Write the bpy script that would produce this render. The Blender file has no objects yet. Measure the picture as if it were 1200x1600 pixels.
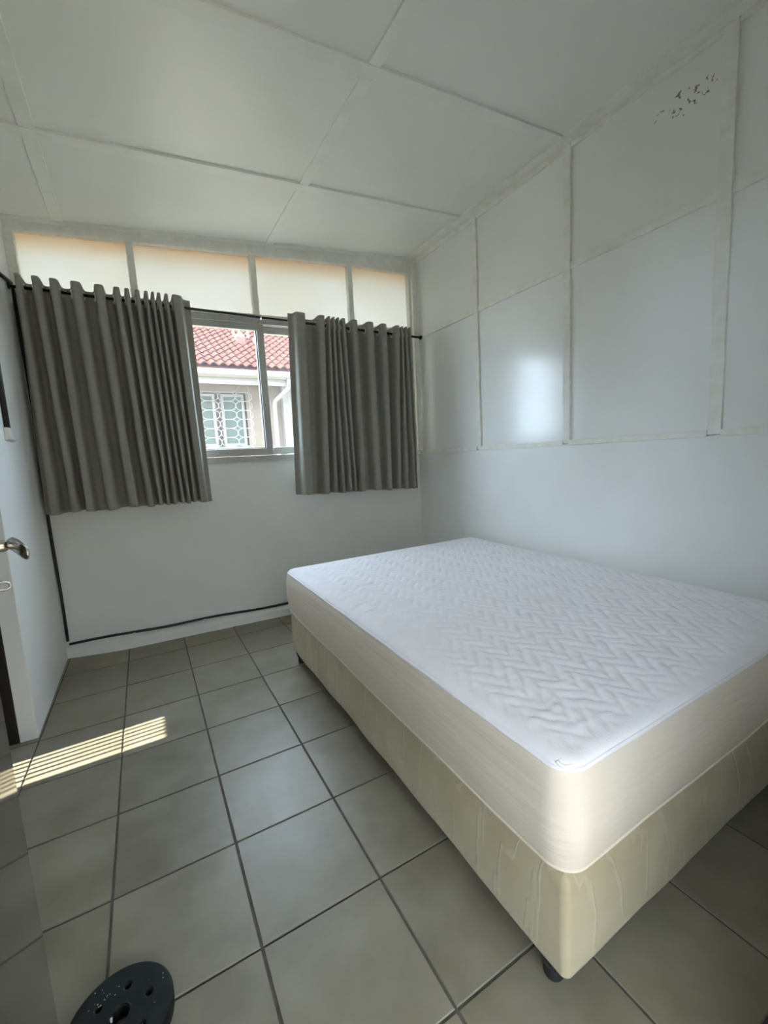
import bpy, bmesh, math, random
import numpy as np
from mathutils import Vector, noise

random.seed(7)
S = bpy.context.scene
COL = S.collection

# ------------------------------------------------------------------ camera
cam_d = bpy.data.cameras.new('camera')
cam_d.sensor_fit = 'VERTICAL'
cam_d.sensor_height = 36.0
cam_d.lens = 668.23 / 1600 * 36.0
cam_d.clip_start = 0.02
cam_d.clip_end = 200
cam = bpy.data.objects.new('camera', cam_d)
COL.objects.link(cam)
cam.location = (-0.2105, -1.1336, 1.1908)
cam.rotation_euler = (1.4443, 0.0521, -0.5218)
S.camera = cam

# ------------------------------------------------------------------ world, sun, exposure
SKY, SUN = 21.0, 25.0
w = bpy.data.worlds.new('sky')
S.world = w
w.use_nodes = True
w.node_tree.nodes['Background'].inputs[0].default_value = (0.67, 0.825, 1.0, 1)
w.node_tree.nodes['Background'].inputs[1].default_value = SKY
sun_d = bpy.data.lights.new('sun', 'SUN')
sun_d.energy = SUN
sun_d.angle = 0.0075
sun_d.color = (1.0, 0.94, 0.82)
sun = bpy.data.objects.new('sun', sun_d)
COL.objects.link(sun)
SUN_EL = math.radians(38)
sun.rotation_euler = Vector((math.cos(SUN_EL), 0.02, -math.sin(SUN_EL))).to_track_quat('-Z', 'Y').to_euler()
sun.location = (-6, 1, 6)


def portal(loc, rot, sx, sy):
    d = bpy.data.lights.new('daylight_portal', 'AREA')
    d.shape = 'RECTANGLE'
    d.size, d.size_y = sx, sy
    d.cycles.is_portal = True
    o = bpy.data.objects.new('daylight_portal', d)
    COL.objects.link(o)
    o.location, o.rotation_euler = loc, rot


portal((0.55, 2.35, 1.75), (math.radians(-90), 0, 0), 1.1, 1.1)
portal((0.07, -1.25, 1.05), (math.radians(90), 0, 0), 0.95, 2.15)
portal((0.63, 2.34, 2.5), (math.radians(-90), 0, 0), 2.7, 0.5)

S.view_settings.view_transform = 'Standard'
S.view_settings.look = 'None'
S.view_settings.exposure = 0.27
S.view_settings.gamma = 1.0
S.view_settings.use_curve_mapping = False
S.cycles.max_bounces = 14
S.cycles.diffuse_bounces = 8
S.cycles.glossy_bounces = 4
S.cycles.transmission_bounces = 10
S.cycles.transparent_max_bounces = 16


# ------------------------------------------------------------------ materials
def lin(c):
    return tuple(((v / 255) / 12.92 if v / 255 <= 0.04045 else ((v / 255 + 0.055) / 1.055) ** 2.4) for v in c)


def mat(name, col, rough=0.5, col2=None, nscale=6.0, ndetail=4.0, lo=0.35, hi=0.7, bump=0.0, bscale=60.0,
        bstretch=(1, 1, 1), stretch=(1, 1, 1), spec=0.5, metal=0.0, coat=0.0, sheen=0.0, bdist=0.01, vary=0.0, rvar=0.0):
    m = bpy.data.materials.new(name)
    m.use_nodes = True
    nt = m.node_tree
    N, L = nt.nodes, nt.links
    b = N['Principled BSDF']
    b.inputs['Base Color'].default_value = (*col, 1)
    b.inputs['Roughness'].default_value = rough
    b.inputs['Specular IOR Level'].default_value = spec
    b.inputs['Metallic'].default_value = metal
    b.inputs['Coat Weight'].default_value = coat
    b.inputs['Sheen Weight'].default_value = sheen
    tc = N.new('ShaderNodeTexCoord')

    def mapped(scl, jitter=False):
        mp = N.new('ShaderNodeMapping')
        mp.inputs['Scale'].default_value = scl
        L.new(tc.outputs['Object'], mp.inputs['Vector'])
        if jitter:
            oi = N.new('ShaderNodeObjectInfo')
            sc = N.new('ShaderNodeMath')
            sc.operation = 'MULTIPLY'
            sc.inputs[1].default_value = 37.0
            L.new(oi.outputs['Random'], sc.inputs[0])
            L.new(sc.outputs[0], mp.inputs['Location'])
        return mp.outputs['Vector']
    if col2 is not None:
        n = N.new('ShaderNodeTexNoise')
        n.inputs['Scale'].default_value = nscale
        n.inputs['Detail'].default_value = ndetail
        L.new(mapped(stretch, vary > 0), n.inputs['Vector'])
        r = N.new('ShaderNodeValToRGB')
        r.color_ramp.elements[0].position = lo
        r.color_ramp.elements[1].position = hi
        r.color_ramp.elements[0].color = (*col, 1)
        r.color_ramp.elements[1].color = (*col2, 1)
        L.new(n.outputs['Fac'], r.inputs['Fac'])
        out = r.outputs['Color']
        if vary > 0:
            oi = N.new('ShaderNodeObjectInfo')
            hs = N.new('ShaderNodeHueSaturation')
            mr = N.new('ShaderNodeMapRange')
            mr.inputs['To Min'].default_value = 1 - vary
            mr.inputs['To Max'].default_value = 1 + vary
            L.new(oi.outputs['Random'], mr.inputs['Value'])
            L.new(mr.outputs[0], hs.inputs['Value'])
            L.new(out, hs.inputs['Color'])
            out = hs.outputs['Color']
        L.new(out, b.inputs['Base Color'])
        if rvar:
            mr = N.new('ShaderNodeMapRange')
            mr.inputs['To Min'].default_value = rough - rvar
            mr.inputs['To Max'].default_value = rough + rvar
            L.new(n.outputs['Fac'], mr.inputs['Value'])
            L.new(mr.outputs[0], b.inputs['Roughness'])
    if bump:
        n2 = N.new('ShaderNodeTexNoise')
        n2.inputs['Scale'].default_value = bscale
        n2.inputs['Detail'].default_value = 4
        L.new(mapped(bstretch), n2.inputs['Vector'])
        bp = N.new('ShaderNodeBump')
        bp.inputs['Strength'].default_value = bump
        bp.inputs['Distance'].default_value = bdist
        L.new(n2.outputs['Fac'], bp.inputs['Height'])
        L.new(bp.outputs['Normal'], b.inputs['Normal'])
    return m


M = {}
M['wall'] = mat('wall_paint', (0.85, 0.86, 0.84), 0.42, (0.89, 0.90, 0.89), 2.5, bump=0.08, bscale=45, bdist=0.004)
M['wall_gloss'] = mat('gloss_panel_paint', (0.86, 0.87, 0.84), 0.20, (0.89, 0.90, 0.88), 1.6, bump=0.05, bscale=14, bdist=0.004)
M['ceil'] = mat('ceiling_board_paint', (0.80, 0.82, 0.77), 0.38, (0.85, 0.87, 0.82), 1.5, bump=0.05, bscale=9, bdist=0.006)
M['batten'] = mat('batten_paint', (0.80, 0.79, 0.72), 0.4, (0.88, 0.88, 0.83), 14, bump=0.2, bscale=70, bdist=0.004)
M['batten_c'] = mat('ceiling_batten_paint', (0.80, 0.82, 0.77), 0.38, (0.86, 0.88, 0.83), 9, bump=0.15, bscale=40, bdist=0.004)
M['tile'] = mat('floor_tile_glaze', (0.185, 0.163, 0.114), 0.40, (0.262, 0.236, 0.178), 7, 8, 0.3, 0.72, bump=0.10, bscale=24, bdist=0.003, vary=0.09, rvar=0.12)
M['grout'] = mat('grout', (0.075, 0.066, 0.055), 0.85, (0.12, 0.105, 0.09), 20, bump=0.3)
M['curtain'] = mat('grey_curtain_cloth', (0.30, 0.295, 0.26), 0.8, (0.33, 0.325, 0.29), 30, bump=0.12, bscale=400, bdist=0.002, sheen=0.15, spec=0.25)
M['black'] = mat('black_cable', (0.012, 0.012, 0.012), 0.45, (0.02, 0.02, 0.018), 30)
M['rodm'] = mat('black_rod_metal', (0.018, 0.018, 0.018), 0.35, metal=0.4)
M['chrome'] = mat('brushed_steel', (0.62, 0.61, 0.58), 0.22, metal=1.0)
M['eyelet'] = mat('bright_eyelet_metal', (0.82, 0.82, 0.80), 0.3, metal=0.7)
M['alu'] = mat('grey_aluminium', (0.42, 0.42, 0.40), 0.42, (0.47, 0.47, 0.45), 20, metal=0.15)
M['white_pl'] = mat('white_plastic', (0.75, 0.76, 0.73), 0.35)
M['darkwood'] = mat('dark_varnished_wood', (0.014, 0.011, 0.009), 0.35, (0.03, 0.022, 0.016), 10, stretch=(1, 1, 0.1))
M['doorleaf'] = mat('glossy_dark_door', (0.05, 0.045, 0.035), 0.09, (0.075, 0.065, 0.05), 4, stretch=(1, 1, 0.1), spec=0.6)
M['mattop'] = mat('white_quilted_cotton', (0.87, 0.84, 0.87), 0.8, (0.91, 0.885, 0.91), 12, bump=0.25, bscale=160, bdist=0.002, sheen=0.1)
M['matside'] = mat('white_stretch_skirt', (0.73, 0.635, 0.525), 0.75, (0.78, 0.695, 0.60), 3, bump=0.5, bscale=22, bstretch=(0.4, 0.12, 2.2), bdist=0.006)
M['rubber'] = mat('black_rubber', (0.006, 0.009, 0.0095), 0.5, (0.012, 0.016, 0.0165), 25, spec=0.25, bump=0.15, bscale=200, bdist=0.001)
M['dirt'] = mat('pale_plaster_crumb', (0.6, 0.6, 0.56), 0.9)
M['blackpl'] = mat('black_plastic', (0.015, 0.015, 0.015), 0.5)
M['cream'] = mat('cream_plaster', (0.14, 0.108, 0.078), 0.9, (0.16, 0.126, 0.094), 3)
M['extwhite'] = mat('white_exterior_paint', (0.17, 0.16, 0.135), 0.6)
M['tile_r'] = mat('terracotta_roof_tile', (0.052, 0.0165, 0.0115), 0.9, (0.085, 0.031, 0.022), 8, vary=0.15, spec=0.05)
M['blockerw'] = mat('warm_blocker_paint', (0.62, 0.54, 0.42), 0.9, (0.66, 0.58, 0.46), 3)  # for the added side blockers; warms the light they bounce
M['vent'] = mat('pink_vent_paint', (0.10, 0.042, 0.032), 0.8, (0.12, 0.055, 0.042), 8)
M['ground'] = mat('concrete_yard', (0.20, 0.165, 0.115), 0.9, (0.25, 0.21, 0.15), 2)
M['extglass'] = mat('dark_window_glass', (0.055, 0.075, 0.06), 0.6, (0.07, 0.09, 0.075), 3, spec=0.1)

# divan damask: cream cloth, soft stains, raised wavy vines
m = mat('cream_damask', (0.40, 0.335, 0.205), 0.7, (0.52, 0.455, 0.315), 5, 5, sheen=0.15)
nt = m.node_tree
N, L = nt.nodes, nt.links
tc = N.new('ShaderNodeTexCoord')
mp = N.new('ShaderNodeMapping')
mp.inputs['Scale'].default_value = (1, 1, 0.22)
L.new(tc.outputs['Object'], mp.inputs['Vector'])
wv = N.new('ShaderNodeTexWave')
wv.bands_direction = 'DIAGONAL'
wv.inputs['Scale'].default_value = 6.5
wv.inputs['Distortion'].default_value = 4.0
wv.inputs['Detail'].default_value = 1.5
wv.inputs['Detail Scale'].default_value = 3.0
L.new(mp.outputs[0], wv.inputs['Vector'])
cr = N.new('ShaderNodeValToRGB')
cr.color_ramp.elements[0].position = 0.955
cr.color_ramp.elements[1].position = 0.995
L.new(wv.outputs['Fac'], cr.inputs['Fac'])
n2 = N.new('ShaderNodeTexNoise')
n2.inputs['Scale'].default_value = 26
L.new(tc.outputs['Object'], n2.inputs['Vector'])
ad = N.new('ShaderNodeMath')
ad.operation = 'MULTIPLY_ADD'
ad.inputs[1].default_value = 0.5
L.new(n2.outputs['Fac'], ad.inputs[0])
L.new(cr.outputs['Color'], ad.inputs[2])
bp_ = N.new('ShaderNodeBump')
bp_.inputs['Strength'].default_value = 0.4
bp_.inputs['Distance'].default_value = 0.003
L.new(ad.outputs[0], bp_.inputs['Height'])
L.new(bp_.outputs['Normal'], N['Principled BSDF'].inputs['Normal'])
src = N['Principled BSDF'].inputs['Base Color'].links[0].from_socket
mx = N.new('ShaderNodeMix')
mx.data_type = 'RGBA'
fc = N.new('ShaderNodeMath')
fc.operation = 'MULTIPLY'
fc.inputs[1].default_value = 0.16
L.new(cr.outputs['Color'], fc.inputs[0])
L.new(fc.outputs[0], mx.inputs['Factor'])
L.new(src, mx.inputs['A'])
mx.inputs['B'].default_value = (0.66, 0.62, 0.50, 1)
L.new(mx.outputs['Result'], N['Principled BSDF'].inputs['Base Color'])
M['damask'] = m


def glass_mat(name, milk, tint, rough=0.0, refl=0.08):
    """clear pane: transparent with a faint mirror reflection and a share of milky film"""
    m = bpy.data.materials.new(name)
    m.use_nodes = True
    nt = m.node_tree
    nt.nodes.clear()
    N, L = nt.nodes, nt.links
    o = N.new('ShaderNodeOutputMaterial')
    t = N.new('ShaderNodeBsdfTransparent')
    t.inputs[0].default_value = (*tint, 1)
    tr = N.new('ShaderNodeBsdfTranslucent')
    tr.inputs[0].default_value = (0.9, 0.88, 0.9, 1)
    g = N.new('ShaderNodeBsdfGlossy')
    g.inputs['Roughness'].default_value = 0.02
    m1 = N.new('ShaderNodeMixShader')
    m1.inputs[0].default_value = milk
    L.new(t.outputs[0], m1.inputs[1])
    L.new(tr.outputs[0], m1.inputs[2])
    m2 = N.new('ShaderNodeMixShader')
    m2.inputs[0].default_value = refl
    L.new(m1.outputs[0], m2.inputs[1])
    L.new(g.outputs[0], m2.inputs[2])
    L.new(m2.outputs[0], o.inputs[0])
    return m


M['glass'] = glass_mat('dusty_clear_glass', 0.012, (0.97, 0.98, 0.98), refl=0.04)


def frosted():
    m = bpy.data.materials.new('milky_painted_glass')
    m.use_nodes = True
    nt = m.node_tree
    nt.nodes.clear()
    N, L = nt.nodes, nt.links
    o = N.new('ShaderNodeOutputMaterial')
    tc = N.new('ShaderNodeTexCoord')
    n = N.new('ShaderNodeTexNoise')
    n.inputs['Scale'].default_value = 2.2
    n.inputs['Detail'].default_value = 5
    L.new(tc.outputs['Object'], n.inputs['Vector'])
    r = N.new('ShaderNodeValToRGB')
    r.color_ramp.elements[0].position = 0.3
    r.color_ramp.elements[1].position = 0.7
    r.color_ramp.elements[0].color = (0.86, 0.81, 0.71, 1)
    r.color_ramp.elements[1].color = (0.93, 0.90, 0.85, 1)
    L.new(n.outputs['Fac'], r.inputs['Fac'])
    tr = N.new('ShaderNodeBsdfTranslucent')
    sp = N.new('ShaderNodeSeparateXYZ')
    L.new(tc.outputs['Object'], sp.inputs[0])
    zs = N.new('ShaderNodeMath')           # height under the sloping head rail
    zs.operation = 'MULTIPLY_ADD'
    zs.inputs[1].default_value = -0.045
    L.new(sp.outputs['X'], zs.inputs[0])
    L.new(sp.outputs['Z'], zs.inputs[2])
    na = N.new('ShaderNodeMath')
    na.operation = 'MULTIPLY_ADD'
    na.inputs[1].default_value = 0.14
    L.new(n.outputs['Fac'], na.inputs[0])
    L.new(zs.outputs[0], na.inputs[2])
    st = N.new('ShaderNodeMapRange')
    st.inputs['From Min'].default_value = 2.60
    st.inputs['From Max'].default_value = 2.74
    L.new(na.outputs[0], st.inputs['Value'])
    sm = N.new('ShaderNodeMix')  # yellow tint towards pane tops: stain plus the eave's reflected light painted in
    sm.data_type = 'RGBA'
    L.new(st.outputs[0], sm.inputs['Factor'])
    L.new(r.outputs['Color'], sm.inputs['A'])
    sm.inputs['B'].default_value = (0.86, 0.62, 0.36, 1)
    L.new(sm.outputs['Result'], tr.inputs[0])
    d = N.new('ShaderNodeBsdfDiffuse')
    d.inputs[0].default_value = (0.75, 0.74, 0.70, 1)
    mx = N.new('ShaderNodeMixShader')
    mx.inputs[0].default_value = 0.73
    L.new(tr.outputs[0], mx.inputs[1])
    L.new(d.outputs[0], mx.inputs[2])
    L.new(mx.outputs[0], o.inputs[0])
    return m


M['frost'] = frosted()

# upper right-wall panel with flaked paint: glossy paint plus brown flecks of a shape of their own
m = mat('flaked_panel_paint', (0.84, 0.85, 0.81), 0.22, (0.88, 0.89, 0.86), 1.6, bump=0.05, bscale=14, bdist=0.004)
nt = m.node_tree
N, L = nt.nodes, nt.links
b = N['Principled BSDF']
src = b.inputs['Base Color'].links[0].from_socket
tc = N.new('ShaderNodeTexCoord')
n = N.new('ShaderNodeTexNoise')
n.inputs['Scale'].default_value = 48
n.inputs['Detail'].default_value = 3
L.new(tc.outputs['Object'], n.inputs['Vector'])
r = N.new('ShaderNodeValToRGB')
r.color_ramp.elements[0].position = 0.60
r.color_ramp.elements[1].position = 0.62
L.new(n.outputs['Fac'], r.inputs['Fac'])
mp = N.new('ShaderNodeMapping')   # an ellipse round the flaked patch
mp.inputs['Location'].default_value = (-2.02 * 0, 0.035 / 0.13, -2.655 / 0.055)
mp.inputs['Scale'].default_value = (0, 1 / 0.13, 1 / 0.055)
L.new(tc.outputs['Object'], mp.inputs['Vector'])
ln = N.new('ShaderNodeVectorMath')
ln.operation = 'LENGTH'
L.new(mp.outputs[0], ln.inputs[0])
lt = N.new('ShaderNodeMath')
lt.operation = 'LESS_THAN'
lt.inputs[1].default_value = 1.0
L.new(ln.outputs['Value'], lt.inputs[0])
mu = N.new('ShaderNodeMath')
mu.operation = 'MULTIPLY'
L.new(r.outputs['Color'], mu.inputs[0])
L.new(lt.outputs[0], mu.inputs[1])
mx = N.new('ShaderNodeMix')
mx.data_type = 'RGBA'
L.new(mu.outputs[0], mx.inputs['Factor'])
L.new(src, mx.inputs['A'])
mx.inputs['B'].default_value = (0.27, 0.24, 0.17, 1)
L.new(mx.outputs['Result'], b.inputs['Base Color'])
M['flaked'] = m


# ------------------------------------------------------------------ mesh helpers
ID = lambda x, y, z: (x, y, z)
YB = lambda x: 2.189 - 0.0545 * x                       # inner face of the window wall, slightly out of square
ZC = lambda x, y: 2.7065 + 0.0646 * x + 0.006 * y       # underside of the sloping ceiling
BACK = lambda x, d, z: (x, YB(x) + d, z)                # x along the window wall, d outwards, z up
CEIL = lambda x, y, h: (x, y, ZC(x, y) + h)


class MB:
    def __init__(self):
        self.v, self.f = [], []

    def box(self, x0, x1, y0, y1, z0, z1, fn=ID):
        i = len(self.v)
        for z in (z0, z1):
            for x, y in ((x0, y0), (x1, y0), (x1, y1), (x0, y1)):
                self.v.append(fn(x, y, z))
        self.f += [(i, i + 3, i + 2, i + 1), (i + 4, i + 5, i + 6, i + 7)]
        for k in range(4):
            a, b = k, (k + 1) % 4
            self.f.append((i + a, i + b, i + b + 4, i + a + 4))
        return self

    def bar(self, p0, p1, w, h, n=24, jit=0.0, up=(0, 0, 1)):
        """hand-made strip from p0 to p1, w across, h thick, jittered a little along its length"""
        p0, p1 = Vector(p0), Vector(p1)
        t = (p1 - p0).normalized()
        u = Vector(up)
        u = (u - t * u.dot(t)).normalized()
        s = t.cross(u)
        i = len(self.v)
        for k in range(n + 1):
            c = p0.lerp(p1, k / n)
            for a, b in ((-.5, -.5), (.5, -.5), (.5, .5), (-.5, .5)):
                ja, jb = random.uniform(-jit, jit), random.uniform(-jit, jit)
                self.v.append(tuple(c + s * (a * w + ja) + u * (b * h + (jb if b > 0 else 0) * 0.5)))
        for k in range(n):
            for q in range(4):
                a, b = i + 4 * k + q, i + 4 * k + (q + 1) % 4
                self.f.append((a, b, b + 4, a + 4))
        self.f += [(i + 3, i + 2, i + 1, i), tuple(i + 4 * n + q for q in range(4))]
        return self

    def tube(self, pts, r, seg=10, closed=False, squash=None):
        pts = [Vector(p) for p in pts]
        n = len(pts)
        i0 = len(self.v)
        ref = None
        for k in range(n):
            a = pts[(k - 1) % n] if closed or k else pts[k]
            b = pts[(k + 1) % n] if closed or k < n - 1 else pts[k]
            t = (b - a).normalized()
            if ref is None:
                ref = t.orthogonal().normalized()
                if squash:
                    ref = Vector((0, 0, 1))
            ref = (ref - t * ref.dot(t)).normalized()
            s = t.cross(ref)
            rr = r[k] if isinstance(r, (list, tuple)) else r
            ra, rb = (rr if not isinstance(rr, tuple) else rr[0]), (rr if not isinstance(rr, tuple) else rr[1])
            for q in range(seg):
                an = 2 * math.pi * q / seg
                self.v.append(tuple(pts[k] + ref * (ra * math.cos(an)) + s * (rb * math.sin(an))))
        rng = n if closed else n - 1
        for k in range(rng):
            for q in range(seg):
                a, b = i0 + k * seg + q, i0 + k * seg + (q + 1) % seg
                c, d = i0 + ((k + 1) % n) * seg + q, i0 + ((k + 1) % n) * seg + (q + 1) % seg
                self.f.append((a, b, d, c))
        if not closed:
            self.f.append(tuple(i0 + q for q in range(seg))[::-1])
            self.f.append(tuple(i0 + (n - 1) * seg + q for q in range(seg)))
        return self

    def grid(self, rows, wrap=False):
        """rows: list of equal-length vertex lists"""
        i = len(self.v)
        nc = len(rows[0])
        for r in rows:
            self.v += [tuple(p) for p in r]
        for a in range(len(rows) - 1):
            for b in range(nc if wrap else nc - 1):
                b2 = (b + 1) % nc
                self.f.append((i + a * nc + b, i + a * nc + b2, i + (a + 1) * nc + b2, i + (a + 1) * nc + b))
        return self

    def mesh(self, name, m, smooth=False):
        me = bpy.data.meshes.new(name)
        me.from_pydata(self.v, [], self.f)
        bm = bmesh.new()
        bm.from_mesh(me)
        bmesh.ops.recalc_face_normals(bm, faces=bm.faces)
        bm.to_mesh(me)
        bm.free()
        me.materials.append(m)
        if smooth:
            me.polygons.foreach_set('use_smooth', [True] * len(me.polygons))
        return me

    def build(self, name, m, parent=None, smooth=False, bevel=0.0):
        o = bpy.data.objects.new(name, self.mesh(name, m, smooth))
        COL.objects.link(o)
        if parent is not None:
            o.parent = parent
        if bevel:
            bv = o.modifiers.new('bevel', 'BEVEL')
            bv.width = bevel
            bv.segments = 2
            bv.limit_method = 'ANGLE'
        return o


def box(name, m, b, parent=None, fn=ID, bevel=0.0):
    return MB().box(*b, fn).build(name, m, parent, bevel=bevel)


def tag(o, label, cat, group=None, kind=None):
    o['label'] = label
    o['category'] = cat
    if group:
        o['group'] = group
    if kind:
        o['kind'] = kind
    return o


def empty(name, loc=(0, 0, 0)):
    o = bpy.data.objects.new(name, None)
    COL.objects.link(o)
    o.location = loc
    o.empty_display_size = 0.1
    return o


XL, XR = -0.735, 2.008
YF = -0.95
XH = -1.75       # outer wall of the side passage

# ------------------------------------------------------------------ floor: grout bed and single tiles
floor = box('floor', M['grout'], (XH, 2.2, YF - 0.16, 2.35, -0.12, -0.0035))
tag(floor, 'grey ceramic tiled floor with dark grout lines', 'floor', kind='structure')
TX, TY, SX, SY, TH = 0.2706, 0.5317, 0.33487, 0.34498, -0.00777
gx, gy = SX - 0.0065, SY - 0.0065
tm = MB()
tv = []
for s, z in ((0.0, -0.006), (0.0, -0.0016), (0.0016, 0.0)):
    tv.append([(s, s, z), (gx - s, s, z), (gx - s, gy - s, z), (s, gy - s, z)])
tm.grid(tv, wrap=True)
tm.f.append((8, 9, 10, 11))
tile_mesh = tm.mesh('floor_tile', M['tile'])
for cx in range(-6, 6):
    for ry in range(-5, 6):
        lx, ly = cx * SX + 0.00325, ry * SY + 0.00325
        x = TX + lx * math.cos(TH) - ly * math.sin(TH)
        y = TY + lx * math.sin(TH) + ly * math.cos(TH)
        if x > XR or x + gx < XH or y > 2.24 or y + gy < YF - 0.15:
            continue
        o = bpy.data.objects.new('floor_tile', tile_mesh)
        COL.objects.link(o)
        o.parent = floor
        o.location = (x, y, random.uniform(-0.0004, 0.0004))
        o.rotation_euler = (0, 0, TH)

# ------------------------------------------------------------------ window wall
wb = MB()
wb.box(XL - 0.12, XR + 0.12, 0.0, 0.13, -0.1, 1.214, BACK)               # plaster under the windows
wb.box(XL - 0.12, -0.12, 0.0, 0.13, 1.205, 2.262, BACK)                  # plaster behind the left curtain
wb.box(XL - 0.12, XR + 0.12, 0.03, 0.13, 2.76, 3.05, BACK)
wall_back = wb.build('wall_back', M['wall'])
tag(wall_back, 'white plastered window wall behind the grey curtains', 'wall', kind='structure')

bb = MB()
pts_x = np.linspace(XL, XR, 40)
rows = []
for x in pts_x:
    front = 0.012 + 0.055 * min(1.0, (x - XL) / 0.3)
    y0 = YB(x) - front + random.uniform(-.003, .003)
    rows.append([(x, YB(x) + .01, 0.0), (x, y0, 0.0), (x, y0 + 0.004, 0.052 + random.uniform(-.002, .002)),
                 (x, YB(x) - 0.004, 0.07), (x, YB(x) + .01, 0.07)])
bb.grid(rows)
base_b = bb.build('baseboard_back', M['wall'])
tag(base_b, 'rough white plaster skirting along the foot of window wall', 'skirting', kind='structure')

# clerestory band
win2 = empty('window_2', (0.6, 2.16, 2.26))
tag(win2, 'row of milky glass panes above the curtain rod', 'window', kind='structure')


def pw(o, parent):
    """parent while keeping world-space mesh coordinates"""
    o.parent = parent
    o.matrix_parent_inverse = parent.matrix_basis.inverted()
    return o


ZT = lambda x: 2.652 + 0.050 * x if x < 1.4 else 2.722 + (x - 1.4) * 0.02
mull = [(-0.737, -0.686), (-0.121, -0.080), (0.647, 0.690), (1.406, 1.446), (1.958, 2.01)]
for k in range(4):
    a, b = mull[k][1], mull[k + 1][0]
    mb = MB()
    mb.v = [BACK(x, d, z) for d in (0.035, 0.041) for x, z in ((a - .012, 2.25), (b + .012, 2.25), (b + .012, ZT(b) + .012), (a - .012, ZT(a) + .012))]
    mb.f = [(0, 1, 2, 3), (7, 6, 5, 4), (0, 4, 5, 1), (1, 5, 6, 2), (2, 6, 7, 3), (3, 7, 4, 0)]
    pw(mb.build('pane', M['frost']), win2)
for k, (a, b) in enumerate(mull[1:4]):
    c = (a + b) / 2
    mb = MB().bar(BACK(c, 0.022, 2.255), BACK(c, 0.022, ZT(c) + .03), b - a, 0.05, 30, 0.0025, up=(0, -1, 0))
    pw(mb.build('mullion', M['batten'], smooth=False, bevel=0.003), win2)
for c, wd in ((-0.712, 0.05), (1.984, 0.052)):
    z0 = 2.255 if c < 0 else 1.22
    mb = MB().bar(BACK(c, 0.02, z0), BACK(c, 0.02, 2.80), wd, 0.06, 30, 0.002, up=(0, -1, 0))
    pw(mb.build('mullion', M['batten'], bevel=0.003), win2)
hb = MB()
rows = []
for x in np.linspace(XL - .02, XR + .02, 40):
    zt, zc = ZT(x) + random.uniform(-.002, .002), ZC(x, 2.15) + 0.01
    rows.append([BACK(x, 0.06, zt), BACK(x, -0.004, zt), BACK(x, -0.008, zt + .012), BACK(x, -0.008, zc), BACK(x, 0.06, zc)])
hb.grid(rows)
pw(hb.build('head_rail', M['batten']), win2)
pw(box('sill_rail', M['batten'], (XL, XR, -0.004, 0.055, 2.245, 2.278), None, BACK, 0.003), win2)

# fixed panes between sliding window and right corner, behind the right curtain
win3 = empty('window_3', (1.7, 2.1, 1.22))
tag(win3, 'narrow milky pane behind right curtain next to corner post', 'window', kind='structure')
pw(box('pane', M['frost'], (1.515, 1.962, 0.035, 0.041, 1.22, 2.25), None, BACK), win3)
pw(box('mullion', M['batten'], (1.47, 1.52, 0.0, 0.06, 1.205, 2.25), None, BACK, 0.003), win3)
pw(box('sill_rail', M['batten'], (1.47, 2.0, -0.01, 0.06, 1.195, 1.23), None, BACK, 0.003), win3)

# sliding window
win1 = empty('window_1', (0.67, 2.15, 1.21))
tag(win1, 'grey aluminium sliding window between the two curtains', 'window', kind='structure')


def ring(x0, x1, z0, z1, w, d0, d1, wb=None, wt=None):
    wb = w if wb is None else wb
    wt = w if wt is None else wt
    mb = MB()
    mb.box(x0, x1, d0, d1, z0, z0 + wb, BACK)
    mb.box(x0, x1, d0, d1, z1 - wt, z1, BACK)
    mb.box(x0, x0 + w, d0, d1, z0 + wb, z1 - wt, BACK)
    mb.box(x1 - w, x1, d0, d1, z0 + wb, z1 - wt, BACK)
    return mb


pw(ring(-0.12, 1.47, 1.212, 2.248, 0.042, -0.02, 0.085).build('outer_frame', M['alu'], bevel=0.002), win1)
s1 = pw(ring(-0.085, 0.706, 1.258, 2.214, 0.052, -0.008, 0.026).build('sash', M['alu'], bevel=0.003), win1)
s2 = pw(ring(0.655, 1.435, 1.262, 2.208, 0.052, 0.034, 0.068).build('sash', M['alu'], bevel=0.003), win1)
for s, x0, x1, d, gm in ((s1, -0.036, 0.657, 0.008, M['glass']), (s2, 0.704, 1.386, 0.05, M['glass'])):
    g = box('pane', gm, (x0, x1, d, d + 0.004, 1.306, 2.166), None, BACK)
    g.parent = s
    g.matrix_parent_inverse = s.matrix_parent_inverse.copy()
    g.matrix_parent_inverse = (win1.matrix_basis @ s.matrix_parent_inverse @ s.matrix_basis).inverted()
gk = MB()
for x0, x1, z0, z1 in ((0.648, 0.657, 1.306, 2.166), (-0.036, 0.657, 1.306, 1.314)):
    gk.box(x0, x1, 0.002, 0.012, z0, z1, BACK)
gasket = gk.build('gasket', M['blackpl'])
gasket.parent = s1
gasket.matrix_parent_inverse = (win1.matrix_basis @ s1.matrix_parent_inverse @ s1.matrix_basis).inverted()

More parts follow.
